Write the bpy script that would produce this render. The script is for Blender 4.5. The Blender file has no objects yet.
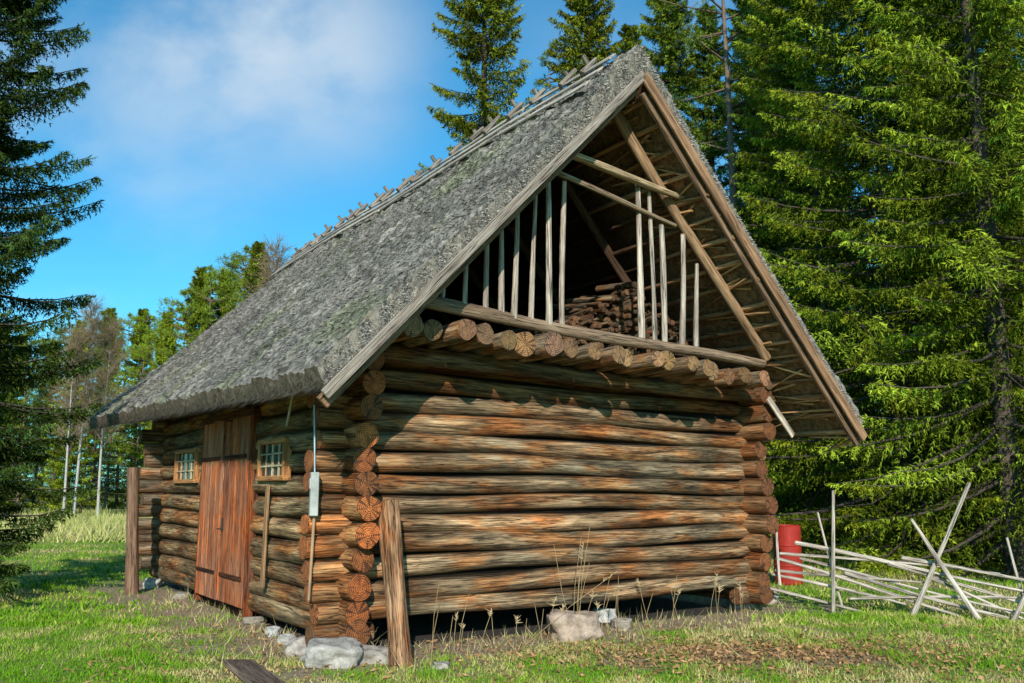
import bpy, math, random
import numpy as np
from mathutils import Vector, noise
random.seed(7); rng=np.random.default_rng(7)
scene=bpy.context.scene
scene.view_settings.view_transform='Standard'; scene.view_settings.look='None'; scene.view_settings.exposure=0
COL=scene.collection
# ---------------------------------------------------------------- camera
F=884.5; P=math.radians(9.54); TH=0.9752; CX,CY=-1.6496,9.1628; H=1.6
W,D=5.8916,7.7949; Q,O,O2=.8463,1.2994,2.3139; ZE,ZR=1.128+H,5.1464+H
R=np.array([math.sin(TH),math.cos(TH),0]);L=np.array([-math.cos(TH),math.sin(TH),0]);C0=np.array([CX,CY,0]);CAM=np.array([0,0,H])
cam=bpy.data.cameras.new("camera");cam.lens=F/1024*36;cam.sensor_width=36;cam.clip_end=5000
co=bpy.data.objects.new("camera",cam);co.location=(0,0,H);co.rotation_euler=(math.pi/2+P,0,0);COL.objects.link(co);scene.camera=co
def ray(x,y):
    u=x-512;v=341.5-y
    return np.array([u,F*math.cos(P)-v*math.sin(P),F*math.sin(P)+v*math.cos(P)])
def loc(Xw):
    d=Xw-C0; return np.array([d@R,d@L,Xw[2]])
def inv_b(x,y,b):
    r=ray(x,y);t=((C0-CAM)@L+b)/(r@L);return loc(CAM+t*r)
def inv_a(x,y,a):
    r=ray(x,y);t=((C0-CAM)@R+a)/(r@R);return loc(CAM+t*r)
def inv_g(x,y,z=0.0):
    r=ray(x,y);t=(z-H)/r[2];return CAM+t*r
def at_y(px,Y):
    r=ray(px,480);return r[0]/r[1]*Y
def inv_pl(x,y,p0,n):
    r=ray(x,y);t=((p0-CAM)@n)/(r@n);return CAM+t*r
# ---------------------------------------------------------------- mesh builder
class MB:
    def __init__(s): s.V=[];s.C=[];s.LC=[];s.F=[];s.M=[];s.S=[];s.n=0
    def add(s,V,Fs,C=(1,1,1),LC=None,mi=0,smooth=False):
        V=np.asarray(V,float);n=len(V)
        C=np.asarray(C,float)
        if C.ndim==1: C=np.tile(C,(n,1))
        if LC is None: LC=V
        s.V.append(V);s.C.append(C);s.LC.append(np.asarray(LC,float))
        s.F.append(Fs+s.n);m=len(Fs)
        s.M.append(np.full(m,mi));s.S.append(np.full(m,smooth))
        s.n+=n
    def build(s,name,mats,parent=None,obj=True):
        V=np.concatenate(s.V);C=np.concatenate(s.C);LC=np.concatenate(s.LC)
        me=bpy.data.meshes.new(name)
        me.vertices.add(len(V));me.vertices.foreach_set('co',V.astype(np.float32).ravel())
        sizes=np.concatenate([np.full(len(f),f.shape[1]) for f in s.F])
        idx=np.concatenate([f.ravel() for f in s.F])
        me.loops.add(len(idx));me.loops.foreach_set('vertex_index',idx.astype(np.int32))
        me.polygons.add(len(sizes))
        st=np.concatenate([[0],np.cumsum(sizes)[:-1]])
        me.polygons.foreach_set('loop_start',st.astype(np.int32))
        me.polygons.foreach_set('loop_total',sizes.astype(np.int32))
        me.polygons.foreach_set('material_index',np.concatenate(s.M).astype(np.int32))
        me.polygons.foreach_set('use_smooth',np.concatenate(s.S).astype(bool))
        a=me.color_attributes.new('Col','FLOAT_COLOR','POINT')
        a.data.foreach_set('color',np.hstack([C,np.ones((len(C),1))]).astype(np.float32).ravel())
        a=me.attributes.new('lc','FLOAT_VECTOR','POINT');a.data.foreach_set('vector',LC.astype(np.float32).ravel())
        me.update(calc_edges=True)
        for m in mats: me.materials.append(m)
        if not obj: return me
        ob=bpy.data.objects.new(name,me);COL.objects.link(ob)
        if parent: ob.parent=parent
        return ob
def unit(v): v=np.asarray(v,float);return v/np.linalg.norm(v)
def log(mb,p0,p1,r0,r1=None,seg=14,step=.22,wob=.01,rough=.05,tint=(1,1,1),mi=0,me=1,tintf=None,joint=0,endt=(1,1,1)):
    p0=np.asarray(p0,float);p1=np.asarray(p1,float)
    if r1 is None:r1=r0
    Ln=np.linalg.norm(p1-p0);d=(p1-p0)/Ln
    up=np.array([0,0,1.]) if abs(d[2])<.9 else np.array([1.,0,0])
    e1=unit(np.cross(d,up));e2=np.cross(e1,d)
    n=max(2,int(Ln/step)+1);off=random.uniform(0,50);ph=[random.uniform(0,6.28) for _ in range(6)]
    th=np.arange(seg)/seg*2*math.pi
    Vs=[];LCs=[];Cs=[]
    sn=np.sin(th)
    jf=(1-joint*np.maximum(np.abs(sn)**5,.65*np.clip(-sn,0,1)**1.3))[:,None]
    for i in range(n):
        s=i/(n-1);x=s*Ln
        c=p0+d*x+e1*wob*math.sin(x*1.7+ph[0])+e2*wob*math.sin(x*1.3+ph[1])
        r=(r0+(r1-r0)*s)*(1+rough*(.5*np.sin(2*th+ph[2]+x*.5)+.4*np.sin(3*th+ph[3]-x*.8)+.5*math.sin(x*3.1+ph[4])+.3*np.sin(5*th+ph[5]+x*2)))
        ring=c+np.outer(np.cos(th)*r,e1)+np.outer(np.sin(th)*r,e2)
        Vs.append(ring);LCs.append(np.column_stack([np.full(seg,x+off),np.cos(th)*r+off,np.sin(th)*r]))
        t=np.array(tint if tintf is None else tintf(c))
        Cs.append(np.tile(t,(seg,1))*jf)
    V=np.vstack(Vs);LC=np.vstack(LCs);Cc=np.vstack(Cs)
    i=np.arange(n-1)[:,None]*seg;j=np.arange(seg)[None,:];k=(j+1)%seg
    Fq=np.stack([i+j,i+k,i+seg+k,i+seg+j],-1).reshape(-1,4)
    mb.add(V,Fq,Cc,LC,mi,True)
    for ring,sg,rr,tt in((Vs[0],-1,r0,Cs[0][0]),(Vs[-1],1,r1,Cs[-1][0])):
        c=ring.mean(0);b=.012
        tt=tt*np.array(endt)
        ring2=c+(ring-c)*.93+d*sg*b
        VV=np.vstack([ring,ring2,[c+d*sg*b]])
        rel=VV-c;o2=random.uniform(0,20)
        LC2=np.column_stack([np.full(len(VV),o2),rel@e1/rr,rel@e2/rr])
        fs1=[];fs2=[]
        for j in range(seg):
            k=(j+1)%seg
            fs1.append((j,seg+j,seg+k,k));fs2.append((seg+j,2*seg,seg+k) if sg>0 else (seg+j,seg+k,2*seg))
        cc=np.tile(tt,(len(VV),1));cc[:seg]*=.35
        cc[seg:2*seg]*=.8
        mb.add(VV,np.array(fs1),cc,LC2,me,False)
        mb.add(VV,np.array(fs2),cc,LC2,me,False)
def box(mb,c,ax,ay,az,sx,sy,sz,tint=(1,1,1),mi=0,bev=.006):
    """ax = long axis of grain"""
    c=np.asarray(c,float);ax,ay,az=unit(ax),unit(ay),unit(az);off=random.uniform(0,50)
    hs=np.array([sx,sy,sz])/2;V=[];b=min(bev,min(hs)*.4)
    idx={};S=(-1,1)
    for sxn in S:
        for syn in S:
            for szn in S:
                for k in range(3):
                    h=hs-b;h[k]=hs[k]
                    idx[(sxn,syn,szn,k)]=len(V);V.append(np.array([sxn,syn,szn])*h)
    V=np.array(V);fs=[]
    for k in range(3):
        o=[i for i in range(3) if i!=k]
        for s in S:
            f=[]
            for (u,v) in((-1,-1),(1,-1),(1,1),(-1,1)):
                t=[0,0,0];t[k]=s;t[o[0]]=u;t[o[1]]=v;f.append(idx[(*t,k)])
            fs.append(f)
    for k in range(3):
        i1,i2=[i for i in range(3) if i!=k]
        for u in S:
            for v in S:
                t=[0,0,0];t[i1]=u;t[i2]=v
                a=t.copy();a[k]=-1;bb=t.copy();bb[k]=1
                fs.append([idx[(*a,i1)],idx[(*bb,i1)],idx[(*bb,i2)],idx[(*a,i2)]])
    tr=[[idx[(a,b2,c2,0)],idx[(a,b2,c2,1)],idx[(a,b2,c2,2)]] for a in S for b2 in S for c2 in S]
    M=np.stack([ax,ay,az]);Wd=V@M+c
    hand=np.linalg.det(M)>0
    def fix(f):
        p=[V[i] for i in f];nn=np.cross(p[1]-p[0],p[2]-p[0]);
        ok=nn@np.mean(p,0)>0
        return f if ok==hand else f[::-1]
    LC=V+np.array([off,off,0])
    mb.add(Wd,np.array([fix(f) for f in fs]),tint,LC,mi)
    mb.add(Wd,np.array([fix(f) for f in tr]),tint,LC,mi)
def beam(mb,p0,p1,w,t,nrm,tint=(1,1,1),mi=0):
    p0=np.asarray(p0,float);p1=np.asarray(p1,float);d=p1-p0;Ln=np.linalg.norm(d);d/=Ln
    az=unit(np.asarray(nrm,float)-np.dot(nrm,d)*d);ay=np.cross(az,d)
    box(mb,(p0+p1)/2,d,ay,az,Ln,w,t,tint,mi)
# ---------------------------------------------------------------- materials
def newmat(name):
    m=bpy.data.materials.new(name);m.use_nodes=True;nt=m.node_tree
    return m,nt,nt.nodes['Principled BSDF']
def N(nt,t,**k):
    n=nt.nodes.new(t)
    for a,b in k.items():setattr(n,a,b)
    return n
def ramp(nt,stops):
    r=N(nt,'ShaderNodeValToRGB');e=r.color_ramp.elements
    while len(e)<len(stops):e.new(.5)
    for el,(p,c) in zip(e,stops):
        el.position=p;el.color=(*c,1) if len(c)==3 else c
    return r
def mul(nt,a,b,fac=1,mode='MULTIPLY'):
    m=N(nt,'ShaderNodeMix',data_type='RGBA',blend_type=mode);m.inputs[0].default_value=fac
    nt.links.new(a,m.inputs[6]);nt.links.new(b,m.inputs[7]);return m
def wood_mat(name,dark,mid,light,pale,scl=1.0,bump=.8,pos=(.3,.42,.54,.68),crack=.022,grey=None):
    m,nt,bs=newmat(name);lk=nt.links.new
    at=N(nt,'ShaderNodeAttribute',attribute_name='lc');ac=N(nt,'ShaderNodeAttribute',attribute_name='Col')
    def ns(sc,det,ro=.6):
        mp=N(nt,'ShaderNodeMapping');mp.inputs['Scale'].default_value=sc;lk(at.outputs['Vector'],mp.inputs['Vector'])
        n=N(nt,'ShaderNodeTexNoise');n.inputs['Scale'].default_value=1;n.inputs['Detail'].default_value=det;n.inputs['Roughness'].default_value=ro
        lk(mp.outputs[0],n.inputs['Vector']);return n
    n1=ns((1.3*scl,14*scl,14*scl),5,.7);n2=ns((5*scl,110*scl,110*scl),2);n3=ns((.8*scl,38*scl,38*scl),2,.4);n4=ns((1.6,5,5),2)
    mx=N(nt,'ShaderNodeMix',data_type='FLOAT');mx.inputs[0].default_value=.35;lk(n1.outputs[0],mx.inputs[2]);lk(n2.outputs[0],mx.inputs[3])
    r=ramp(nt,list(zip(pos,(dark,mid,light,pale))));lk(mx.outputs[0],r.inputs[0]);colr=r.outputs[0]
    if grey:
        rg=ramp(nt,list(zip(pos,grey)));lk(mx.outputs[0],rg.inputs[0]);rm=ramp(nt,[(.38,(0,0,0)),(.54,(1,1,1))]);lk(n4.outputs[0],rm.inputs[0])
        g=N(nt,'ShaderNodeMix',data_type='RGBA');lk(rm.outputs[0],g.inputs[0]);lk(colr,g.inputs[6]);lk(rg.outputs[0],g.inputs[7]);colr=g.outputs[2]
    s=N(nt,'ShaderNodeMath',operation='SUBTRACT');lk(n3.outputs[0],s.inputs[0]);s.inputs[1].default_value=.5
    a=N(nt,'ShaderNodeMath',operation='ABSOLUTE');lk(s.outputs[0],a.inputs[0])
    rc=ramp(nt,[(0,(.08,.08,.08)),(crack,(1,1,1))]);lk(a.outputs[0],rc.inputs[0])
    m1=mul(nt,colr,rc.outputs[0],.9);m2=mul(nt,m1.outputs[2],ac.outputs[0])
    lk(m2.outputs[2],bs.inputs['Base Color']);bs.inputs['Roughness'].default_value=.85;bs.inputs['Specular IOR Level'].default_value=.2
    ad=N(nt,'ShaderNodeMath',operation='MULTIPLY');lk(mx.outputs[0],ad.inputs[0]);lk(rc.outputs[0],ad.inputs[1])
    b=N(nt,'ShaderNodeBump');b.inputs['Strength'].default_value=bump;b.inputs['Distance'].default_value=.035;lk(ad.outputs[0],b.inputs['Height']);lk(b.outputs[0],bs.inputs['Normal'])
    return m
def end_mat(name,c1,c2):
    m,nt,bs=newmat(name);lk=nt.links.new
    at=N(nt,'ShaderNodeAttribute',attribute_name='lc');ac=N(nt,'ShaderNodeAttribute',attribute_name='Col')
    sp=N(nt,'ShaderNodeSeparateXYZ');lk(at.outputs['Vector'],sp.inputs[0])
    cb=N(nt,'ShaderNodeCombineXYZ');lk(sp.outputs[1],cb.inputs[0]);lk(sp.outputs[2],cb.inputs[1])
    ln=N(nt,'ShaderNodeVectorMath',operation='LENGTH');lk(cb.outputs[0],ln.inputs[0])
    no=N(nt,'ShaderNodeTexNoise');no.inputs['Scale'].default_value=2.2;no.inputs['Detail'].default_value=6;no.inputs['Roughness'].default_value=.7;lk(at.outputs['Vector'],no.inputs['Vector'])
    ma=N(nt,'ShaderNodeMath',operation='MULTIPLY_ADD');lk(no.outputs[0],ma.inputs[0]);ma.inputs[1].default_value=.35;lk(ln.outputs['Value'],ma.inputs[2])
    mm=N(nt,'ShaderNodeMath',operation='MULTIPLY');lk(ma.outputs[0],mm.inputs[0]);mm.inputs[1].default_value=42
    si=N(nt,'ShaderNodeMath',operation='SINE');lk(mm.outputs[0],si.inputs[0])
    n2=N(nt,'ShaderNodeTexNoise');n2.inputs['Scale'].default_value=1.6;n2.inputs['Detail'].default_value=2
    an=N(nt,'ShaderNodeVectorMath',operation='NORMALIZE');lk(cb.outputs[0],an.inputs[0])
    am=N(nt,'ShaderNodeVectorMath',operation='SCALE');lk(an.outputs[0],am.inputs[0]);am.inputs['Scale'].default_value=2.0
    av=N(nt,'ShaderNodeVectorMath',operation='ADD');lk(am.outputs[0],av.inputs[0])
    cb2=N(nt,'ShaderNodeCombineXYZ');lk(sp.outputs[0],cb2.inputs[2]);lk(cb2.outputs[0],av.inputs[1]);lk(av.outputs[0],n2.inputs['Vector'])
    rc=ramp(nt,[(.38,(.1,.08,.06)),(.43,(1,1,1))]);lk(n2.outputs[0],rc.inputs[0])
    r=ramp(nt,[(.3,c1),(.72,c2)]);
    mr=N(nt,'ShaderNodeMapRange');mr.inputs[1].default_value=-1;lk(si.outputs[0],mr.inputs[0]);
    mx=N(nt,'ShaderNodeMix',data_type='FLOAT');mx.inputs[0].default_value=.72;lk(mr.outputs[0],mx.inputs[2]);lk(no.outputs[0],mx.inputs[3]);lk(mx.outputs[0],r.inputs[0])
    m1=mul(nt,r.outputs[0],rc.outputs[0],.8);m2=mul(nt,m1.outputs[2],ac.outputs[0]);lk(m2.outputs[2],bs.inputs['Base Color'])
    bs.inputs['Roughness'].default_value=.85
    b=N(nt,'ShaderNodeBump');b.inputs['Strength'].default_value=.6;b.inputs['Distance'].default_value=.02;lk(mx.outputs[0],b.inputs['Height']);lk(b.outputs[0],bs.inputs['Normal'])
    return m
def col_mat(name,rough=.8,transl=0.0,nscale=0,objtint=False,lo=.35,hi=1.35,bump=.6):
    m,nt,bs=newmat(name);lk=nt.links.new
    ac=N(nt,'ShaderNodeAttribute',attribute_name='Col');out=ac.outputs[0]
    if nscale:
        tc=N(nt,'ShaderNodeTexCoord');no=N(nt,'ShaderNodeTexNoise');no.inputs['Scale'].default_value=nscale;no.inputs['Detail'].default_value=5;no.inputs['Roughness'].default_value=.75;lk(tc.outputs['Object'],no.inputs['Vector'])
        r=ramp(nt,[(.3,(lo,lo,lo)),(.7,(hi,hi,hi*.97))]);lk(no.outputs[0],r.inputs[0]);out=mul(nt,out,r.outputs[0]).outputs[2]
        b=N(nt,'ShaderNodeBump');b.inputs['Strength'].default_value=bump;b.inputs['Distance'].default_value=.03;lk(no.outputs[0],b.inputs['Height']);lk(b.outputs[0],bs.inputs['Normal'])
    lk(out,bs.inputs['Base Color']);bs.inputs['Roughness'].default_value=rough;bs.inputs['Specular IOR Level'].default_value=.2
    return m
def diff_mat(name,objtint):
    m,nt,bs=newmat(name);lk=nt.links.new;nt.nodes.remove(bs)
    ac=N(nt,'ShaderNodeAttribute',attribute_name='Col');out=ac.outputs[0]
    if objtint:
        oi=N(nt,'ShaderNodeObjectInfo');out=mul(nt,out,oi.outputs['Color']).outputs[2]
    d=N(nt,'ShaderNodeBsdfDiffuse');lk(out,d.inputs[0]);lk(d.outputs[0],nt.nodes['Material Output'].inputs[0]);return m
M_log=wood_mat('weathered_log',(.014,.009,.006),(.10,.046,.02),(.34,.16,.065),(.52,.34,.18),pos=(.34,.44,.55,.67),grey=((.018,.013,.009),(.10,.074,.048),(.29,.215,.14),(.52,.42,.3)))
M_end=end_mat('log_end_grain',(.04,.02,.01),(.42,.215,.09))
M_grey=wood_mat('grey_weathered_wood',(.08,.06,.05),(.22,.18,.15),(.36,.31,.26),(.55,.5,.44))
M_gend=end_mat('grey_end_grain',(.14,.1,.07),(.42,.34,.26))
M_door=wood_mat('red_brown_door_wood',(.04,.018,.01),(.26,.06,.02),(.66,.18,.05),(.68,.32,.14),1.2,pos=(.3,.41,.52,.68),grey=((.03,.02,.014),(.17,.07,.045),(.42,.16,.08),(.5,.3,.2)))
M_straw=diff_mat('thatch_straw',False)
M_thatch=col_mat('thatch',.95,0,15,lo=.2,hi=1.7,bump=1)
M_stone=col_mat('stone',.8,0,9)
M_paint=col_mat('painted_surface',.5,0,3,lo=.6,hi=1.2,bump=.1)
M_foli=diff_mat('conifer_needles',True)
M_bark=col_mat('bark',.9,0,14,False)
M_grass=diff_mat('grass_blades',False)
# ---------------------------------------------------------------- barn
barn=bpy.data.objects.new('thatched_log_barn',None);COL.objects.link(barn);barn.location=(CX,CY,0);barn.rotation_euler=(0,0,math.pi/2-TH)
def rt(lo=.7,hi=1.25,orange=0):
    g=random.uniform(lo,hi);w=random.uniform(-.07,.07)+orange
    return np.array([g*(1+w),g*(1-.1*w),g*(1-1.0*w)])
NC=12; DZ=2.97/NC; NG=13; ZB=.29; DG=(3.05-ZB)/NG
wb=MB()
dA=inv_a(244,613,-.15);dB=inv_a(197,600,-.15);dT=inv_a(246,418,-.15)
d0,d1,dz=dA[1],dB[1],dT[2]
def gtint(base):
    ph=random.uniform(0,99)
    def f(c):
        k=math.exp(-max(0,c[0]+.1)/.8)*.75+math.exp(-max(0,W+.2-c[0])/.35)*.4
        n=.9+.6*noise.noise(Vector((c[0]*1.1,ph,c[2]*3)))
        n2=.3+.9*noise.noise(Vector((c[0]*.7,ph+7,c[2]*2)))
        k=min(1,max(k,n2*.6))
        o=np.array([1.4,.84,.46]);gm=np.array([1.02,.98,.88])
        return base*((1-k)*gm+k*o)*n
    return f
for i in range(NG):
    z=ZB+DG*(i+.5)
    r=DG*.5*1.04
    e1=random.uniform(.27,.5);e2=random.uniform(.22,.4)
    bse=rt(.95,1.6)
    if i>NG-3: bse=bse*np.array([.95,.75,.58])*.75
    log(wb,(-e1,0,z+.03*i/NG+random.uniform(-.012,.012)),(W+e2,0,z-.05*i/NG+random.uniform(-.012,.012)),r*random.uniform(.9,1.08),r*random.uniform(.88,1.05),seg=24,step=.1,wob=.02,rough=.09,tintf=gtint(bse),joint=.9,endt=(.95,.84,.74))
    log(wb,(-e1,D,z),(W+e2,D,z),r,tint=rt())
for a in(-.38,W-.25): log(wb,(a,0,ZB-.1),(a+.62,0,ZB-.1),.12,seg=18,tint=rt(.7,.9,.2))
box(wb,(W/2,.03,1.65),(1,0,0),(0,0,1),(0,-1,0),W-.3,2.6,.04,(.05,.04,.03))
wb.build('gable_wall_logs',[M_log,M_end],barn)
sb=MB()
for i in range(NC+1):
    z=.1+DZ*(i+.3)
    r=DZ*.5*1.06
    if i==0: z=.1+r
    e1=random.uniform(.28,.5);e2=random.uniform(.27,.4)
    bse=rt(1.0,1.65)
    def stf(c,b=bse):
        k=math.exp(-max(0,c[1]+.2)/.6)*.8
        n=.95+.5*noise.noise(Vector((c[1]*1.4,3,c[2]*3)))
        return b*n*((1-k)*np.array([1.02,.9,.7])+k*np.array([1.4,.82,.44]))
    et=(1,.87,.74) if i%3 else (.75,.72,.66)
    if z<dz:
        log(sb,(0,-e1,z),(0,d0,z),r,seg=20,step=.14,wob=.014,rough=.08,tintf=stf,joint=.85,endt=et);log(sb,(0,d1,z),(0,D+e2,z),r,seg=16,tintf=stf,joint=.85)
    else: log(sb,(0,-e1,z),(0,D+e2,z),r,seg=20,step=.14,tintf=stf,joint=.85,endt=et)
    ww=rt(.8,1.1)*np.array([1.2,.85,.6])
    log(sb,(W,-e1,z-.02),(W,D+e2,z),r*.95,tint=ww,endt=(.8,.75,.7))
sb.build('side_wall_logs',[M_log,M_end],barn)
jb=MB();jl=inv_b(388,321,-.92);jr=inv_b(763,378,-.92);NJ=20
for i in range(NJ):
    s=i/(NJ-1);a=jl[0]+(jr[0]-jl[0])*s+random.uniform(-.03,.03);z=jl[2]+(jr[2]-jl[2])*s
    r=random.uniform(.105,.15)*(1-.15*s);g=random.uniform(.8,1.6)
    log(jb,(a,-.9+random.uniform(-.17,.1),z+random.uniform(-.025,.025)),(a,4,z),r,r*.9,seg=16,step=.3,rough=.1,tint=rt(.8,1.3,.05),endt=(g,g*random.uniform(.95,1.15),g*random.uniform(.85,1.3)))
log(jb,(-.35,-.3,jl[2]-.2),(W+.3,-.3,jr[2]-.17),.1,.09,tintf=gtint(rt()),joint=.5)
jb.build('floor_joists',[M_log,M_end],barn)
pb=MB()
a0=inv_b(392,297,-.75);a1=inv_b(764,365,-.75)
log(pb,a0,a1,.07,.06,tint=(.85,.66,.5),seg=12,wob=.02,rough=.1)
pb.build('plate_beam',[M_grey,M_gend],barn)
lp=MB()
def ipole(x0,y0,x1,y1,b,r,tint=(1,1,1),b1=None,w=.018):
    log(lp,inv_b(x0,y0,b),inv_b(x1,y1,b if b1 is None else b1),r,r*.75,seg=9,step=.08,wob=w,rough=.16,tint=tint)
for x0,y0,x1,y1,r in((442,303,446,262,.03),(465,306,467,245,.028),(487,311,488,222,.03),(501,315,502,212,.03),(515,319,516,200,.03),(533,322,534,184,.03),(549,325,549,175,.035),(564,328,563,182,.03),
                   (642,343,638,184,.036),(654,345,650,192,.03),(665,347,660,226,.04),(683,351,681,235,.036),(697,353,697,265,.034)):
    g=random.uniform(1.1,1.6);ipole(x0,y0,x1,y1,-.76,r*1.1,(g,g*.95,g*.9))
ipole(552,172,676,224,-.82,.035,(1,.8,.6));ipole(566,154,716,208,-.88,.05,(1.4,1.12,.8))
lp.build('loft_poles',[M_grey,M_gend],barn)
# roof geometry
SL=(ZR-ZE)/(W/2+Q); TV=.36
ZEl=lambda b:ZE+.0+.30*(b+O)/(D+O+O2)
ZEr=lambda b:ZE-.13
ZRf=lambda b:ZR+.09-.16*(b+O)/(D+O+O2)+.03*math.sin(b*1.1)
def roofp(side,b,v,under=0.0):
    e=-Q if side<0 else W+Q
    a=W/2+(e-W/2)*v
    ze=ZEl(b) if side<0 else ZEr(b)
    z=ZRf(b)+(ze-ZRf(b))*v
    sag=-.09*math.sin(math.pi*v)
    return np.array([a,b,z+sag-under])
def slopevec(side):
    dn=unit(roofp(side,2,1)-roofp(side,2,0));nm=unit(np.cross(dn,[0,1,0]));return dn,(nm if nm[2]>0 else -nm)
def ub(side,u,v): return -O+(D+O+O2+(.5*v if side<0 else 0))*u
def hf(x,y): return noise.noise(Vector((x*1.1,y*1.1,6)))*.05+noise.noise(Vector((x*2.5,y*2.5,1)))*.045+noise.noise(Vector((x*9,y*7,2)))*.05+noise.noise(Vector((x*19,y*14,3)))*.035
for side in(-1,1):
    tb=MB();nu,nv=(260,110) if side<0 else (120,60)
    Vt=[];Vu=[];Cu=[];Ct=[]
    for i in range(nu+1):
        for j in range(nv+1):
            v=j/nv;b=ub(side,i/nu,v)
            p=roofp(side,b,v*1.02)
            k=noise.noise(Vector((p[0]*1.1,p[1]*.6,3)))*.5+.5
            nn=hf(p[0],b);g=(.15+.14*k)*(1+nn*5)
            mo=min(.6,max(0,noise.noise(Vector((p[0]*1.3,p[1]*1.0,8)))-.05)*1.8*(.3+abs(2*v-1.0)))
            Ct.append((g*(1.06-.25*mo),g*(.95-.08*mo),g*(.84-.35*mo)))
            p[0]+=side*nn*.7;p[2]+=nn*.7
            if i==0 or i==nu: p[1]+=.05*noise.noise(Vector((v*40,side,i)))
            Vt.append(p)
            q=roofp(side,b,v*1.0,TV*(1-.3*v));Vu.append(q)
            f=max(.18,1-max(0,b+.3)*.9);Cu.append((.24*f,.15*f,.085*f))  # underside colour darkens inward, painting in the shade of the loft
    Vt=np.array(Vt);Vu=np.array(Vu);n1=nv+1
    i=np.arange(nu)[:,None];j=np.arange(nv)[None,:]
    Fq=np.stack([i*n1+j,(i+1)*n1+j,(i+1)*n1+j+1,i*n1+j+1],-1).reshape(-1,4)
    if side<0: Fq=Fq[:,::-1]
    tb.add(Vt,Fq[:,::-1],np.array(Ct),None,0,False)
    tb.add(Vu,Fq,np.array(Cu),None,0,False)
    def strip(it,iu,colr):
        n=len(it);V=np.vstack([Vt[it],Vt[it]*.5+Vu[iu]*.5,Vu[iu]])
        k=np.arange(n-1);f=np.vstack([np.stack([k,k+1,n+k+1,n+k],-1),np.stack([n+k,n+k+1,2*n+k+1,2*n+k],-1)])
        tb.add(V,f,colr)
    strip(np.arange(n1),np.arange(n1),(.27,.23,.19));strip(nu*n1+np.arange(n1),nu*n1+np.arange(n1),(.2,.18,.15))
    strip(np.arange(nu+1)*n1+nv,np.arange(nu+1)*n1+nv,(.16,.12,.085))
    tb.build('thatch_slope',[M_thatch],barn)
    st=MB()
    def blades(P,Dn,Nm,ln,wd,cl,sp=.35,lift=.25):
        n=len(P);sd=np.cross(Dn,Nm);
        d=Dn+sd*rng.normal(0,sp,(n,1))+Nm*np.abs(rng.normal(0,lift,(n,1)));d/=np.linalg.norm(d,axis=1,keepdims=True)
        s=np.cross(d,Nm);s/=np.linalg.norm(s,axis=1,keepdims=True)
        V=np.stack([P-s*wd/2,P+s*wd/2,P+d*ln],1).reshape(-1,3)
        st.add(V,np.arange(3*n).reshape(-1,3),np.repeat(cl,3,axis=0))
    dn,nm=slopevec(side)
    n=52000 if side<0 else 5000
    uu=rng.random(n);vv=rng.random(n)**.9
    Pp=np.array([roofp(side,ub(side,u,v),v) for u,v in zip(uu,vv)])
    hh=np.array([hf(p[0],p[1]) for p in Pp])[:,None]
    g=rng.uniform(.07,.4,(n,1))*(1+hh*4)+(rng.random((n,1))<.07)*.22
    mk=np.array([noise.noise(Vector((p[0]*1.3,p[1]*1.0,8))) for p in Pp])[:,None]
    mo=(rng.random((n,1))<(.03+np.clip(mk*1.6*(.3+np.abs(2*vv[:,None]-1)),0,.45)))
    cl=g*np.array([1.05,.95,.83])*(~mo)+mo*g*np.array([.8,.78,.45])
    blades(Pp+nm*(hh+.005),np.tile(dn,(n,1)),np.tile(nm,(n,1)),rng.uniform(.04,.12,(n,1)),rng.uniform(.008,.022,(n,1)),np.clip(cl,.02,.8),.5,.4)
    n=13000;uu=rng.random(n);th=rng.random(n)
    Pp=np.array([roofp(side,ub(side,u,1),.985,t*TV*.75) for u,t in zip(uu,th)])
    g=rng.uniform(.08,.4,(n,1))*np.where(th[:,None]>.4,.7,1.1)
    blades(Pp,np.tile(dn,(n,1)),np.tile(nm,(n,1)),rng.uniform(.06,.22,(n,1)),rng.uniform(.008,.02,(n,1)),g*np.array([1,.88,.7]),.35,.15)
    n=22000;vv=rng.random(n);th=rng.random(n)
    Pp=np.array([roofp(side,-O+.02,v,t*TV*(1-.3*v)) for v,t in zip(vv,th)])
    out=np.array([0,-1.,0]);dd=np.tile(unit(dn*.35+out*.5),(n,1))
    g=rng.uniform(.04,.42,(n,1))+(rng.random((n,1))<.2)*.28
    sdv=rng.normal(0,1,(n,3));sdv-= (sdv@out)[:,None]*out;sdv/=np.linalg.norm(sdv,axis=1,keepdims=True)
    wd_=rng.uniform(.006,.014,(n,1));ll=rng.uniform(.015,.06,(n,1));dirs=dd+rng.normal(0,.35,(n,3));
    V=np.stack([Pp-sdv*wd_,Pp+sdv*wd_,Pp+np.cross(sdv,out)*rng.uniform(.015,.04,(n,1))+out*ll*.6+dirs*.01],1).reshape(-1,3)
    st.add(V,np.arange(3*n).reshape(-1,3),np.repeat(np.clip(g,0,.8)*np.array([1,.92,.82]),3,axis=0))
    st.build('thatch_straw',[M_straw],barn)
rb=MB()
for side in(-1,1):
    dn,nm=slopevec(side)
    b=-O+.35
    while b<D+O2-.1:
        l=random.uniform(1.4,2.4);b1=min(b+l,D+O2)
        for k in range(3):
            v=.02+.052*k
            beam(rb,roofp(side,b,v)+nm*(.07),roofp(side,b1-.02,v+random.uniform(-.012,.012))+nm*.07,.13,.025,nm,tint=tuple(np.array([1.5,1.46,1.42])*random.uniform(.75,1.15)))
        b=b1
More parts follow.
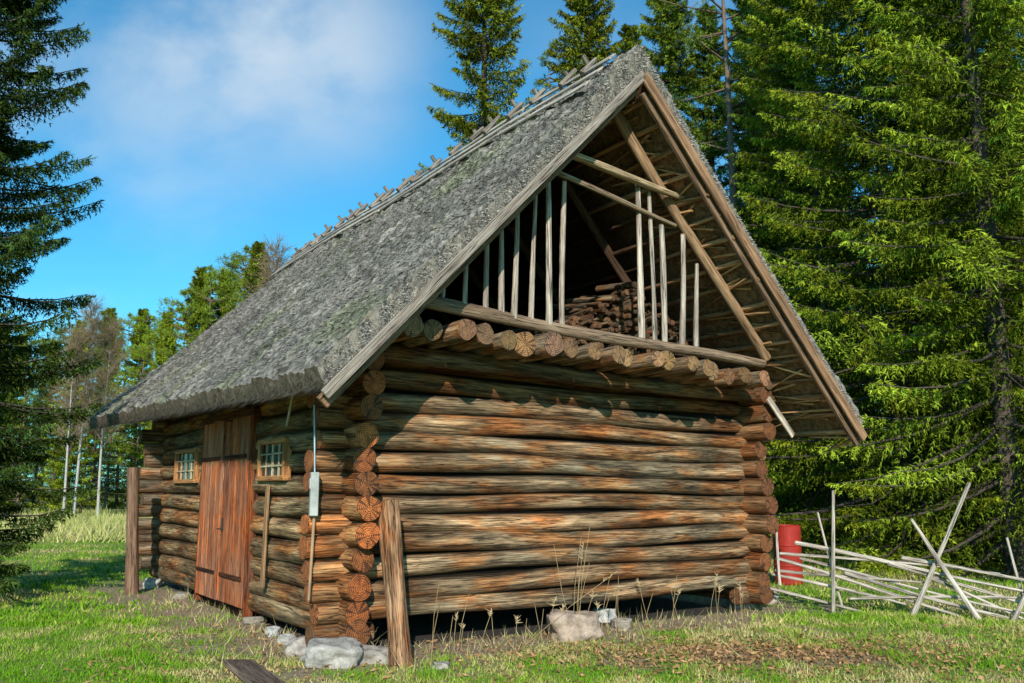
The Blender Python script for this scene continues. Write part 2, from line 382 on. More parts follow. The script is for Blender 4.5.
for k in range(19):
    b=-O+.85+k*.57+random.uniform(-.1,.1)
    for side in(-1,1):
        dn,nm=slopevec(side)
        bb=b+side*.05
        p=roofp(side,bb,.0)
        log(rb,p+dn*random.uniform(.1,.22)+nm*.1,p-dn*random.uniform(.15,.24)+nm*.11,.036,.03,seg=7,step=.2,tint=(.85,.8,.76))
rb.build('ridge_boards_and_pegs',[M_grey,M_gend],barn)
bb=MB()
for side in(-1,1):
    t=(.95,.89,.85) if side<0 else (.95,.6,.38)
    p0=roofp(side,-O,.0,TV+.05);p1=roofp(side,-O,1.005,TV*.7+.05);p0[1]=p1[1]=-O-.05
    beam(bb,p0,p1,.10 if side<0 else .14,.035,(0,-1,0),t)
    p0=roofp(side,-O,.02,TV+.12);p1=roofp(side,-O,1.0,TV*.7+.13);p0[1]=p1[1]=-O+.05
    beam(bb,p0,p1,.13,.05,(0,-1,0),(.8,.5,.32) if side<0 else (.7,.5,.36))
bb.build('bargeboards',[M_grey],barn)
rf=MB()
for side in(-1,1):
    for b in(-.72,.8,2.4,4.0,5.6,7.2,8.8):
        tt=(1.1,.78,.52) if b<0 else (.3,.2,.14)  # inner rafters tinted dark: loft shade put into the colour
        log(rf,roofp(side,b,.0,TV+.16),roofp(side,b,.70 if b<0 else .84,TV*.8+.17),.075 if b<0 else .06,.07,tint=tt,seg=10)
    k=.05
    while k<1:
        e=random.uniform(-.12,.06)
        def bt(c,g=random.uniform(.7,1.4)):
            f=max(.18,1-max(0,c[1]+.3)*.9)*g;return np.array([1.4,.92,.56])*f  # batten tint falls off inward with the same painted loft shade
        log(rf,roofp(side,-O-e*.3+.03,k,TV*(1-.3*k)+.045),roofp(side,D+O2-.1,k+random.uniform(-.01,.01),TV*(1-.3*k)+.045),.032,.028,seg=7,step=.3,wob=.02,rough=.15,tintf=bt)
        if side>0 or k<.9:
          for _ in range(3):
            kk=k+random.uniform(-.03,.03)
            b0=-O+random.uniform(.0,.5)
            log(rf,roofp(side,b0,kk,TV*(1-.3*kk)+.06),roofp(side,b0+random.uniform(.3,1.1),kk+random.uniform(-.06,.06),TV*(1-.3*kk)+random.uniform(.03,.09)),.018,.01,seg=6,step=.2,wob=.03,tint=np.array([1.8,1.15,.62])*random.uniform(.5,1.4))
        k+=.058
log(rf,(-.02,-O+.25,jl[2]+.02),(-.02,D+O2-.3,3.15),.09,tint=(.7,.45,.3))
log(rf,(W+.02,-.5,jr[2]+.02),(W+.02,D+O2-.3,3.1),.09,tint=(.6,.4,.25))
beam(rf,inv_b(768,398,-.6),inv_b(793,436,-.6),.09,.03,(0,-1,0),(1.5,1.4,1.3))
rf.build('rafters_and_battens',[M_grey,M_gend],barn)
fl=MB()
for i in range(20):
    a=-.0+i*.3
    box(fl,(a+.1,4.0,3.28),(0,1,0),(1,0,0),(0,0,1),7.6,.28,.03,(.3,.24,.18))
a=-.1
while a<W+.1:
    top=min(ZE+(a+Q)*SL,ZE+(W+Q-a)*SL)-.5
    box(fl,(a+.1,D,(3.1+top)/2),(0,0,1),(1,0,0),(0,1,0),max(.1,top-3.1),.2,.03,rt(.2,.35))
    a+=.205
fl.build('loft_floor_and_back_gable',[M_grey],barn)
fw=MB()
wl=inv_b(560,335,.6);wr=inv_b(640,335,.6);pk=inv_b(628,286,.6)
a=wl[0]-1.4
while a<wr[0]+1.6:
    top=3.3+max(.15,(pk[2]-3.3)*(1-abs(a-pk[0])/2.0)+.05*math.sin(a*9))
    z=3.34
    while z<top:
        for _ in range(2):
            aa=a+random.uniform(-.05,.05);zz=z+random.uniform(-.03,.03)
            log(fw,(aa,.6+random.uniform(-.2,.1),zz),(aa+random.uniform(-.25,.25),1.2,zz+random.uniform(-.1,.1)),random.uniform(.02,.055),seg=6,step=.6,tint=rt(.35,.95,.08))
        z+=.09
    a+=.1
fw.build('firewood_stack',[M_log,M_end],barn)
# door: two plank leaves
db=MB();n=8;wd=(d1-d0)
for k in range(n):
    w=(wd-.05)/n;g=rt(.9,1.4,.05)
    if k<4: g=g*.68
    dt=random.uniform(-.04,.02)
    yc=d0+w*(k+.5)+(.05 if k>=4 else 0)
    box(db,(-.155-random.uniform(0,.014)-(.012 if k>=4 else 0),yc,(dz+.06+dt)/2+.06),(0,0,1),(0,1,0),(1,0,0),dz-.12+dt,w-.02,.04,g)
for s,bx in((-1,d0-.03),(1,d1+.03)):
    box(db,(-.12,bx,dz/2+.05),(0,0,1),(0,1,0),(1,0,0),dz+.02,.06,.12,rt(.3,.4,.1))
box(db,(-.13,(d0+d1)/2,dz+.06),(0,1,0),(0,0,1),(1,0,0),wd+.3,.1,.13,rt(.25,.35))
for z in(.5,dz-.5):
  for q in(.24,.77):
    box(db,(-.2,d0+wd*q,z),(0,1,0),(0,0,1),(1,0,0),wd*.42,.05,.02,(.16,.16,.16))
box(db,(-.05,(d0+d1)/2,dz/2),(0,0,1),(0,1,0),(1,0,0),dz,wd,.04,(.05,.04,.03))
db.build('plank_door',[M_door],barn)
hb=MB();
box(hb,(-.205,(d0+d1)/2-.12,1.15),(0,0,1),(0,1,0),(1,0,0),.18,.03,.02,(.05,.05,.05));log(hb,(-.19,(d0+d1)/2-.12,1.08),(-.26,(d0+d1)/2-.12,1.08),.01,seg=6,tint=(.04,.04,.04),mi=0,me=0)
hb.build('door_handle',[M_paint],barn)
m,nt,bs=newmat('window_glass');bs.inputs['Base Color'].default_value=(.015,.02,.025,1);bs.inputs['Roughness'].default_value=.08;M_glass=m
for (xa,ya,xb,yb,nx,nz) in((285,478,262,442,4,3),(196,481,178,452,4,3)):
    p=inv_a(xa,ya,-.15);q=inv_a(xb,yb,-.15);p2=inv_a(xa,yb+(-2),-.15)
    b0,b1=p[1],q[1];z0=p[2];z1=p2[2];bm,zm=(b0+b1)/2,(z0+z1)/2;bw,zh=b1-b0,z1-z0
    wm=MB()
    for b_ in(b0,b1): box(wm,(-.14,b_,zm),(0,0,1),(0,1,0),(1,0,0),zh+.06,.06,.1,(1.5,.8,.36))
    for z_ in(z0,z1): box(wm,(-.145,bm,z_),(0,1,0),(0,0,1),(1,0,0),bw+.1,.06,.1,(1.5,.8,.36))
    for k in range(1,nx): box(wm,(-.152,b0+bw*k/nx,zm),(0,0,1),(0,1,0),(1,0,0),zh-.05,.022,.025,(1.8,1.7,1.3))
    for k in range(1,nz): box(wm,(-.156,bm,z0+zh*k/nz),(0,1,0),(0,0,1),(1,0,0),bw-.05,.022,.025,(1.8,1.7,1.3))
    wm.build('window_frame',[M_grey],barn)
    gm=MB();box(gm,(-.135,bm,zm),(0,1,0),(0,0,1),(1,0,0),bw,zh,.01);gm.build('window_pane',[M_glass],barn)
tm=MB()
p=inv_a(262,588,-.2);q=inv_a(268,486,-.16);beam(tm,p,q,.09,.03,(-1,0,0),(1.1,.72,.42))
tm.build('leaning_board',[M_grey],barn)
tm=MB()
pt=inv_a(313,375,-.46);pm=inv_a(314,494,-.46);pb_=inv_a(308,600,-.46)
log(tm,pt,pm,.008,seg=6,tint=(.35,.5,.55),mi=0,me=0);log(tm,pm,pb_,.016,.014,seg=8,tint=(.4,.24,.14),mi=0,me=0)
box(tm,pm,(0,0,1),unit((.3,1,0)),unit((1,-.3,0)),.42,.13,.08,(.42,.42,.39));box(tm,pm+np.array([-.045,0,.1]),(0,0,1),unit((.3,1,0)),unit((1,-.3,0)),.1,.08,.01,(.55,.55,.55))
p=inv_a(296,377,-.6);q=inv_a(285,426,-.5);log(tm,p,q,.014,seg=6,wob=.02,step=.05,tint=(.6,.5,.36),mi=0,me=0)
tm.build('wall_box_and_rope',[M_paint],barn)
# ---------------------------------------------------------------- leaning slab at corner, post, ground board
g0=inv_g(401,667);top=CAM+ray(391,503)*( (g0[1]+.45)/ray(391,503)[1])
mb=MB();log(mb,g0+np.array([0,.02,-.05]),top,.13,.095,seg=16,step=.08,wob=.02,rough=.25,tint=(1.4,1.0,.78));o=mb.build('leaning_slab',[M_log,M_end])
g1=inv_g(132,594);mb=MB();tp=CAM+ray(134,468)*(g1[1]/ray(134,468)[1]);log(mb,g1-np.array([0,0,.1]),tp,.1,.09,seg=12,tint=(.7,.48,.36),rough=.1);mb.build('wooden_post',[M_grey,M_gend])
mb=MB();p=inv_g(238,662,.04);q=inv_g(283,697,.05);beam(mb,p,q,.27,.05,(.1,0,1),(.65,.5,.42));mb.build('fallen_board',[M_grey])
# ---------------------------------------------------------------- stones
def rock(name,c,s,seed,tint=(.4,.38,.35)):
    import bmesh
    bm=bmesh.new();bmesh.ops.create_icosphere(bm,subdivisions=4,radius=1)
    V=[]
    for v in bm.verts:
        n=v.co.normalized();k=1+.4*noise.noise(n*1.3+Vector((seed,0,0)))+.14*noise.noise(n*4+Vector((seed,0,0)))
        kk=Vector((max(-.75,min(.75,n.x)),max(-.75,min(.75,n.y)),max(-.7,min(.75,n.z))))*k*1.2
        V.append([c[0]+kk.x*s[0],c[1]+kk.y*s[1],c[2]+kk.z*s[2]])
    fs=np.array([[v.index for v in f.verts] for f in bm.faces]);bm.free()
    mb=MB();mb.add(np.array(V),fs,tint,None,0,True);return mb.build(name,[M_stone])
for x,y,w,h,t in((578,640,26,15,(.42,.31,.24)),(606,622,11,8,(.5,.48,.46)),(622,630,10,6,(.4,.33,.27)),(330,668,28,14,(.42,.38,.34)),(272,636,7,5,(.5,.48,.46)),(285,644,8,5,(.45,.42,.4)),(300,654,14,9,(.42,.36,.32)),
    (370,664,20,9,(.36,.32,.28)),(440,670,8,4,(.4,.35,.3)),(743,608,12,9,(.34,.28,.24)),(766,603,12,9,(.36,.3,.26)),(150,588,8,5,(.5,.48,.45)),(254,624,10,4,(.3,.25,.2)),(180,600,7,4,(.3,.25,.2)),(318,648,9,6,(.4,.36,.32)),(345,652,10,6,(.35,.3,.25))):
    g=inv_g(x,y);sc=g[1]/870
    rock('foundation_stone',(g[0],g[1]+w*sc*.6,h*sc*.6),(w*sc,w*sc*.8,h*sc),x*.13,t)
# ---------------------------------------------------------------- barrel
mb=MB();g=inv_g(789,584);Rb=.24;prof=[(0,0),(Rb*.96,0),(Rb,.02),(Rb,.30),(Rb*1.04,.32),(Rb,.34),(Rb,.64),(Rb*1.04,.66),(Rb,.68),(Rb,.97),(Rb*1.02,1.0),(Rb*.95,1.0),(Rb*.93,.97),(0,.965)]
sg=28;V=[];
for r_,z_ in prof:
    for k in range(sg):
        V.append((g[0]+r_*math.cos(k/sg*6.2832),g[1]+r_*math.sin(k/sg*6.2832),z_))
i=np.arange(len(prof)-1)[:,None]*sg;j=np.arange(sg)[None,:];k=(j+1)%sg
mb.add(np.array(V),np.stack([i+j,i+k,i+sg+k,i+sg+j],-1).reshape(-1,4),(.36,.03,.02),None,0,False);mb.build('red_barrel',[M_paint])
# ---------------------------------------------------------------- fence
fb=MB();fp=np.array([4.2,12.2,0]);fn=unit([.35,1,0])
def fpole(x0,y0,x1,y1,r,off=0,off1=None):
    p=inv_pl(x0,y0,fp+fn*off,fn);q=inv_pl(x1,y1,fp+fn*(off if off1 is None else off1),fn);g_=random.uniform(1.4,1.9)
    log(fb,p,q,r,r*.65,seg=8,step=.15,wob=.03,rough=.16,tint=(g_,g_*.98,g_*.95))
for a in((834,614,832,491,.028,-.08),(846,612,817,513,.022,.1),(911,618,968,483,.034,-.1),(985,624,911,520,.034,-.16),(1040,640,1008,538,.028,.1),(1012,632,1060,520,.03,-.1),(782,585,778,520,.022,-.05)):
    fpole(*a)
for a in((776,560,985,622,.026,0,.05),(772,574,905,606,.022,.02,.0),(795,545,1040,592,.028,.05,-.05),(770,590,862,610,.022,0,0),(888,566,1060,612,.026,.0,.05),(902,560,1060,585,.024,.04,0),
          (845,572,1060,632,.026,-.03,0),(780,552,1000,575,.022,.05,.05),(850,598,1060,600,.022,0,.04),(930,580,1070,640,.022,0,.04),(776,568,930,585,.02,.03,.0),(800,560,1060,620,.02,.06,.02)):
    fpole(*a)
fb.build('roundpole_fence',[M_grey,M_gend])
# ---------------------------------------------------------------- ground
def barn_dist(X,Y):
    a=(X-CX)*R[0]+(Y-CY)*R[1];b=(X-CX)*L[0]+(Y-CY)*L[1]
    dx=np.maximum(np.maximum(-a,a-W),0);dy=np.maximum(np.maximum(-b,b-D),0)
    return np.hypot(dx,dy),(a>0)&(a<W)&(b>0)&(b<D)
def vn(X,Y,s,o=0): return np.array([noise.noise(Vector((x*s,y*s,o))) for x,y in zip(X,Y)])
PC=inv_g(765,657)
def dirt(X,Y):
    d,ins=barn_dist(X,Y)
    n=vn(X,Y,1.3,5)*.7+vn(X,Y,4,2)*.4
    k=np.clip(1.7-d/.85+n*1.5,0,1)
    k=np.maximum(k,np.clip(1.3-np.hypot((X-PC[0])/1.8,(Y-PC[1])/.7)+n*1.6,0,1)*.95)
    k=np.maximum(k,np.clip(n*3.6-.45,0,1)*.65*np.where(X<-2,.4,1))
    return k
def gh(X,Y):
    r=np.hypot(X,Y-10);return vn(X,Y,.5,9)*.03+vn(X,Y,.07,4)*np.clip((r-15)/30,0,1)*.6
s=np.linspace(-1,1,301)
gx=np.where(np.abs(s)<.75,s*22,np.sign(s)*(16.5+(np.exp((np.abs(s)-.75)*26)-1)*3.0))
GX,GY=np.meshgrid(gx+1,gx+12,indexing='ij');X=GX.ravel();Y=GY.ravel()
kd=dirt(X,Y);gn=vn(X,Y,.35,1);ins=barn_dist(X,Y)[1]
Cg=np.stack([kd,gn*.5+.5,ins*1.0],1)
n=301;i=np.arange(n-1)[:,None];j=np.arange(n-1)[None,:]
mb=MB();mb.add(np.stack([X,Y,gh(X,Y)],1),np.stack([i*n+j,(i+1)*n+j,(i+1)*n+j+1,i*n+j+1],-1).reshape(-1,4),Cg,None,0,True)
m,nt,bs=newmat('ground');lk=nt.links.new
ac=N(nt,'ShaderNodeAttribute',attribute_name='Col');sp=N(nt,'ShaderNodeSeparateColor');lk(ac.outputs[0],sp.inputs[0])
tc=N(nt,'ShaderNodeTexCoord')
def gno(s,d):
    q=N(nt,'ShaderNodeTexNoise');q.inputs['Scale'].default_value=s;q.inputs['Detail'].default_value=d;q.inputs['Roughness'].default_value=.65;lk(tc.outputs['Object'],q.inputs['Vector']);return q
a1_=gno(.6,6);a2_=gno(14,6);
r1=ramp(nt,[(.35,(.12,.21,.02)),(.5,(.2,.25,.035)),(.65,(.36,.3,.1))]);lk(a1_.outputs[0],r1.inputs[0])
r2=ramp(nt,[(.3,(.5,.5,.5)),(.7,(1.4,1.4,1.4))]);lk(a2_.outputs[0],r2.inputs[0])
r3=ramp(nt,[(.3,(.15,.095,.055)),(.7,(.46,.33,.21))]);lk(a2_.outputs[0],r3.inputs[0])
mm=mul(nt,r1.outputs[0],r2.outputs[0]);mx=N(nt,'ShaderNodeMix',data_type='RGBA');lk(sp.outputs[0],mx.inputs[0]);lk(mm.outputs[2],mx.inputs[6]);lk(r3.outputs[0],mx.inputs[7])
mx2=N(nt,'ShaderNodeMix',data_type='RGBA');lk(sp.outputs[2],mx2.inputs[0]);lk(mx.outputs[2],mx2.inputs[6]);mx2.inputs[7].default_value=(.04,.028,.02,1)  # ground inside the walls coloured near-black, painted shade for the gap below the logs
lk(mx2.outputs[2],bs.inputs['Base Color']);bs.inputs['Roughness'].default_value=.95
b=N(nt,'ShaderNodeBump');b.inputs['Strength'].default_value=.7;b.inputs['Distance'].default_value=.05;lk(a2_.outputs[0],b.inputs['Height']);lk(b.outputs[0],bs.inputs['Normal'])
mb.build('ground',[m])
def grass(n,ylo,yhi,hlo,hhi,wlo,whi,cols,keep=None,pw=1.0,xr=None):
    Y=ylo+(yhi-ylo)*rng.random(n)**pw
    if xr is None: X=(rng.random(n)*2-1)*(Y*.62+1)
    else: X=Y*(xr[0]+(xr[1]-xr[0])*rng.random(n))
    d,ins=barn_dist(X,Y);k=dirt(X,Y) if keep is None else keep(X,Y)
    ok=(~ins)&(rng.random(n)>k*.93);X=X[ok];Y=Y[ok];n=len(X)
    Z=gh(X,Y);an=rng.random(n)*6.283;h=rng.uniform(hlo,hhi,n)*(1+.8*(vn(X,Y,1.8,3)>.28));w=rng.uniform(wlo,whi,n)
    ln=rng.normal(0,.5,(n,2))*h[:,None]
    Pb=np.stack([X,Y,Z-.005],1);s=np.stack([np.cos(an)*w,np.sin(an)*w,np.zeros(n)],1)
    T=Pb+np.stack([ln[:,0],ln[:,1],h],1)
    V=np.stack([Pb-s,Pb+s,T],1).reshape(-1,3)
    cols=np.array(cols);pn=vn(X,Y,.6,7)*.8+vn(X,Y,2.5,7)*.5+.5
    ci=np.clip((pn*1.9-.4-.2*(X<-2)+.1*(X>0)+rng.normal(0,.22,n))*(len(cols)-1),0,len(cols)-1).astype(int)
    cl=cols[ci]*rng.uniform(.7,1.3,(n,1))
    return V,cl
gb=MB()
gc=[(.12,.26,.012),(.18,.32,.02),(.25,.34,.04),(.36,.37,.09),(.5,.41,.18)]
for args in((130000,6,12,.02,.05,.004,.008,gc),(90000,11,30,.03,.07,.008,.016,gc)):
    V,cl=grass(*args,pw=1.2);gb.add(V,np.arange(len(V)).reshape(-1,3),np.repeat(cl,3,axis=0))
gb.build('grass',[M_grass])
gb=MB()
dc=[(.42,.42,.14),(.5,.44,.2),(.28,.36,.08)]
V,cl=grass(22000,28,60,.2,.5,.015,.03,dc,keep=lambda X,Y:0*X+.1,xr=(-.62,-.2));gb.add(V,np.arange(len(V)).reshape(-1,3),np.repeat(cl,3,axis=0))
V,cl=grass(12000,8,14,.05,.15,.003,.005,[(.5,.4,.2),(.55,.43,.22),(.34,.36,.1)],keep=lambda X,Y:np.clip(barn_dist(X,Y)[0]/1.1,0,1));gb.add(V,np.arange(len(V)).reshape(-1,3),np.repeat(cl,3,axis=0))
gb.build('dry_grass',[M_grass])
kb=MB()
for k in range(40):
    if k<7: x=random.uniform(572,586);hh=random.uniform(.5,1.35)
    elif k<22: x=random.uniform(425,560);hh=random.uniform(.25,.7)
    else: x=random.uniform(600,745);hh=random.uniform(.2,.65)
    a=inv_b(x,640,-.35-random.random()*.4);g=C0+a[0]*R+a[1]*L;g[2]=0
    lean=np.array([random.gauss(0,.14),random.gauss(0,.1),1])
    if k==12: lean=np.array([.8,.1,.7]);hh=1.1
    pts=[g+lean*hh*t+np.array([.08*t*t,0,-.04*t*t])*hh for t in(0,.5,1)]
    for p,q in zip(pts,pts[1:]): log(kb,p,q,.003,.002,seg=4,step=1,wob=0,tint=(.48,.33,.17),mi=0,me=0)
    if random.random()<.6:
        for t in range(14):
            c=pts[2]-(pts[2]-pts[1])*random.uniform(0,.35);d=np.array([random.gauss(0,.03),random.gauss(0,.03),random.uniform(.0,.05)])
            s=unit(np.cross(d,[.3,1,.2]))*.006;kb.add(np.array([c-s,c+s,c+d]),np.array([[0,1,2]]),(.5,.36,.2))
kb.build('dry_stalks',[M_grass])
lb=MB();n=6500
X=np.concatenate([rng.normal(PC[0],1.3,n//2),rng.uniform(-4,6,n-n//2)]);Y=np.concatenate([rng.normal(PC[1],.5,n//2),rng.uniform(6.3,11,n-n//2)])
ok=~barn_dist(X,Y)[1];X=X[ok];Y=Y[ok];n=len(X);Z=gh(X,Y)+.012+rng.random(n)*.03
an=rng.random(n)*6.28;l=rng.uniform(.01,.045,n);w=rng.uniform(.005,.016,n)
d=np.stack([np.cos(an)*l,np.sin(an)*l,rng.normal(0,.012,n)],1);s=np.stack([-np.sin(an)*w,np.cos(an)*w,rng.normal(0,.006,n)],1);Pc=np.stack([X,Y,Z],1)
V=np.stack([Pc-d,Pc+s,Pc+d,Pc-s],1).reshape(-1,3);cl=np.array([.4,.22,.1])*rng.uniform(.4,1.4,(n,1))
lb.add(V,np.arange(4*n).reshape(-1,4),np.repeat(cl,4,axis=0));lb.build('fallen_leaves',[M_grass])
# ---------------------------------------------------------------- trees
def tubes(mb,P0,P1,r0,r1,colr,mi=1):
    n=len(P0);d=P1-P0;d/=np.linalg.norm(d,axis=1,keepdims=True)+1e-9
    e1=np.cross(d,np.array([.31,.22,.92]));e1/=np.linalg.norm(e1,axis=1,keepdims=True)+1e-9;e2=np.cross(d,e1)
    V=[]
    for (Pq,rr) in((P0,r0),(P1,r1)):
        for k in range(3):
            a=k*2.0944;V.append(Pq+e1*math.cos(a)*rr[:,None]+e2*math.sin(a)*rr[:,None])
    V=np.stack(V,1).reshape(-1,3);b=np.arange(n)[:,None]*6
    f=np.concatenate([b+np.array([[k,(k+1)%3,3+(k+1)%3,3+k]]) for k in range(3)])
    mb.add(V,f,colr,None,mi,True)
def needles(mb,B,Dr,Ln,m,nl,w,cl,rs,k3=3):
    n=len(B)
    for j in range(m):
        t=(j+.6)/m
        c=B+Dr*(Ln*t)[:,None]
        for k in range(k3):
            q=rs.normal(0,1,(n,3));q-=(q*Dr).sum(1,keepdims=True)*Dr*.6;q/=np.linalg.norm(q,axis=1,keepdims=True)
            q[:,2]-=.15
            sc=(nl*(1.1-.5*t))*rs.uniform(.7,1.3,n)
            tip=c+q*sc[:,None]+Dr*(sc*.7)[:,None]
            s=np.cross(q,Dr);s/=np.linalg.norm(s,axis=1,keepdims=True)+1e-9
            s=s*.5+Dr*.6
            V=np.stack([c-s*w,c+s*w,tip],1).reshape(-1,3)
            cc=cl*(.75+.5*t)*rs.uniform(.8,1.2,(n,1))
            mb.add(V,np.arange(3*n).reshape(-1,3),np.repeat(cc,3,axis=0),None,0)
def trunk(mb,Ht,r,colr,lean=0):
    z=np.linspace(-.1,Ht,14);c=np.stack([lean*np.sin(z*.3)*.1,lean*np.cos(z*.23)*.1,z],1);rr=r*(1-z/Ht*.95).clip(.03)
    th=np.arange(10)/10*6.2832;V=(c[:,None,:]+rr[:,None,None]*np.stack([np.cos(th),np.sin(th),0*th],1)[None]).reshape(-1,3)
    i=np.arange(13)[:,None]*10;j=np.arange(10)[None,:];k=(j+1)%10
    mb.add(V,np.stack([i+j,i+k,i+10+k,i+10+j],-1).reshape(-1,4),colr,None,1,True)
def spruce(name,seed,Ht,Rm,z0,dz,per,ntw,m,sparse=0,pw=.75,droop=.55,nl=.075,w=.013,tw=.34,k3=3,var=(.65,1.12)):
    rs=np.random.default_rng(seed);mb=MB();trunk(mb,Ht,Ht*.011,(.12,.09,.07))
    zs=[];z=z0
    while z<Ht-.3: zs+= [z+rs.normal(0,.08) for _ in range(per)];z+=dz*(1 if z<Ht*.7 else .75)
    zs=np.array(zs);zs=zs[rs.random(len(zs))>sparse];nb=len(zs);az=np.arange(nb)*2.399+rs.normal(0,.3,nb)
    h=(zs/Ht).clip(0,1);Lb=Rm*(1-h)**pw*rs.uniform(*var,nb)+.15
    outv=np.stack([np.cos(az),np.sin(az),0*az],1);sd=np.stack([-np.sin(az),np.cos(az),0*az],1)
    dr=droop*(1-h*1.7)+rs.normal(0,.08,nb)
    def pt(t):
        zz=zs-Lb*dr*t*1.1+Lb*.28*t**2.2
        return outv*(Lb*t)[:,None]+np.stack([0*zs,0*zs,zz],1)+sd*(Lb*.06*np.sin(t*3))[:,None]
    ts=np.linspace(0,1,5)
    for a,b_ in zip(ts,ts[1:]):
        tubes(mb,pt(np.full(nb,a)),pt(np.full(nb,b_)),.028*(1-a)*Lb/2+.006,.028*(1-b_)*Lb/2+.004,(.09,.07,.055))
    bright=rs.uniform(.5,1.4,(nb,1))
    for k in range(ntw):
        for sg in(-1,1,0):
            t=(k+rs.random(nb))/ntw*.9+.1
            B=pt(t);
            if sg: Dv=outv*.55+sd*sg*.8+np.array([0,0,-.35])*rs.uniform(.3,2.2,(nb,1))
            else: Dv=outv*.4+sd*rs.normal(0,.3,(nb,1))+np.array([0,0,-1.1])
            Dv=Dv+rs.normal(0,.15,(nb,3));Dv/=np.linalg.norm(Dv,axis=1,keepdims=True)
            Ln=Lb*(tw*(1.15-t))*rs.uniform(.5,1.2,nb)+.09
            if sg==0: Ln*=.75
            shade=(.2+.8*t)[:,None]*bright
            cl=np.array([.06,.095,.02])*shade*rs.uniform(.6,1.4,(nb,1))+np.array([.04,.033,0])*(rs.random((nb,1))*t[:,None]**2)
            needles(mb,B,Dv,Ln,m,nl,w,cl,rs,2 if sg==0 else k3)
    return mb.build(name,[M_foli,M_bark],obj=False)
def pine(name,seed,Ht,Rm,z0,nbr):
    rs=np.random.default_rng(seed);mb=MB();trunk(mb,Ht,Ht*.009,(.22,.15,.11),1)
    zs=z0+(Ht-z0)*np.sort(rs.random(nbr))**.9;az=rs.random(nbr)*6.283;h=(zs-z0)/(Ht-z0)
    Lb=Rm*(np.sin(np.clip(h*.85+.15,0,1)*math.pi)**.6*.9+.15)*rs.uniform(.5,1.1,nbr)
    outv=np.stack([np.cos(az),np.sin(az),0*az],1);up=rs.uniform(-.1,.5,nbr)
    pt=lambda t:outv*(Lb*t)[:,None]+np.stack([0*zs,0*zs,zs+Lb*up*t+.1*Lb*t*t],1)
    for a,b_ in((0,.5),(.5,1)): tubes(mb,pt(np.full(nbr,a)),pt(np.full(nbr,b_)),.04*(1-a)+.01+0*zs,.04*(1-b_)+.01+0*zs,(.2,.13,.09))
    for k in range(22):
        t=.35+.65*rs.random(nbr)
        B=pt(t)+rs.normal(0,.17,(nbr,3))*(Lb*.6)[:,None]*np.array([1,1,.5])
        for q in range(2):
            Dv=outv*.5+rs.normal(0,.6,(nbr,3))+np.array([0,0,.4]);Dv/=np.linalg.norm(Dv,axis=1,keepdims=True)
            cl=np.array([.07,.105,.03])*rs.uniform(.55,1.5,(nbr,1));needles(mb,B,Dv,np.full(nbr,.25),3,.15,.019,cl,rs,3)
    nd=70;zz=rs.uniform(z0*.3,z0*1.1,nd);aa=rs.random(nd)*6.283;P0=np.stack([0*zz,0*zz,zz],1);P1=P0+np.stack([np.cos(aa),np.sin(aa),rs.uniform(-.3,.3,nd)],1)*rs.uniform(.4,1.9,(nd,1))
    tubes(mb,P0,P1,np.full(nd,.022),np.full(nd,.006),(.2,.16,.13))
    return mb.build(name,[M_foli,M_bark],obj=False)
def birch(name,seed,Ht):
    rs=np.random.default_rng(seed);mb=MB();trunk(mb,Ht,.13,(.5,.47,.43),1)
    n=60;zs=rs.uniform(Ht*.35,Ht*.98,n);az=rs.random(n)*6.283;Lb=(Ht-zs)*.28+.6
    d=np.stack([np.cos(az)*.55,np.sin(az)*.55,np.full(n,.8)],1);P0=np.stack([0*zs,0*zs,zs],1);P1=P0+d*Lb[:,None]
    tubes(mb,P0,P1,np.full(n,.035),np.full(n,.01),(.3,.24,.2))
    for k in range(14):
        t=rs.uniform(.2,1,n)[:,None];B=P0+(P1-P0)*t;e=B+(d*.5+rs.normal(0,.45,(n,3)))*rs.uniform(.4,1,(n,1))
        tubes(mb,B,e,np.full(n,.014),np.full(n,.006),(.33,.24,.16))
        for q in range(3):
            f=e+rs.normal(0,.25,(n,3));tubes(mb,B*.5+e*.5,f,np.full(n,.009),np.full(n,.005),(.36,.26,.15))
    return mb.build(name,[M_foli,M_bark],obj=False)
S_near=spruce('spruce_near',1,13,1.75,.7,.4,7,26,4,droop=.45,nl=.08,w=.017,pw=.42,tw=.28,var=(.55,1.2))
S_big=spruce('spruce_big',2,20,3.8,.5,.47,8,20,5,droop=.5,nl=.10,w=.021,pw=.6)
S_big2=spruce('spruce_big_b',3,21,3.4,.8,.52,8,20,5,droop=.65,nl=.10,w=.021,pw=.6)
S_thin=spruce('spruce_thin',4,25,3.1,4,.5,7,14,4,droop=.45,nl=.14,w=.03,sparse=.2,pw=.6,var=(.5,1.2))
S_far=spruce('spruce_far',8,20,3.3,.5,.6,7,10,3,droop=.5,nl=.24,w=.055,pw=.7,k3=2)
P_a=pine('pine_a',5,16,2.8,4,60);P_b=pine('pine_b',6,24,2.6,13,40);B_a=birch('birch_a',9,16)
def place(name,me,px,Y,sc=1,rot=0,tint=(1,1,1),parent=None,X=None,sz=None):
    o=bpy.data.objects.new(name,me);x=at_y(px,Y) if X is None else X
    o.location=(x,Y,0);o.scale=(sc,sc,sz or sc);o.rotation_euler=(0,0,rot);o.color=(*tint,1);COL.objects.link(o)
    if parent:o.parent=parent
    return o
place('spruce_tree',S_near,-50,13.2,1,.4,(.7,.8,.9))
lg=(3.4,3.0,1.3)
place('spruce_tree',S_big,905,20,1,1.2,lg);place('spruce_tree',S_big2,1010,17,1,2.2,lg);place('spruce_tree',S_big2,835,24,1,4.0,(3.1,2.75,1.2))
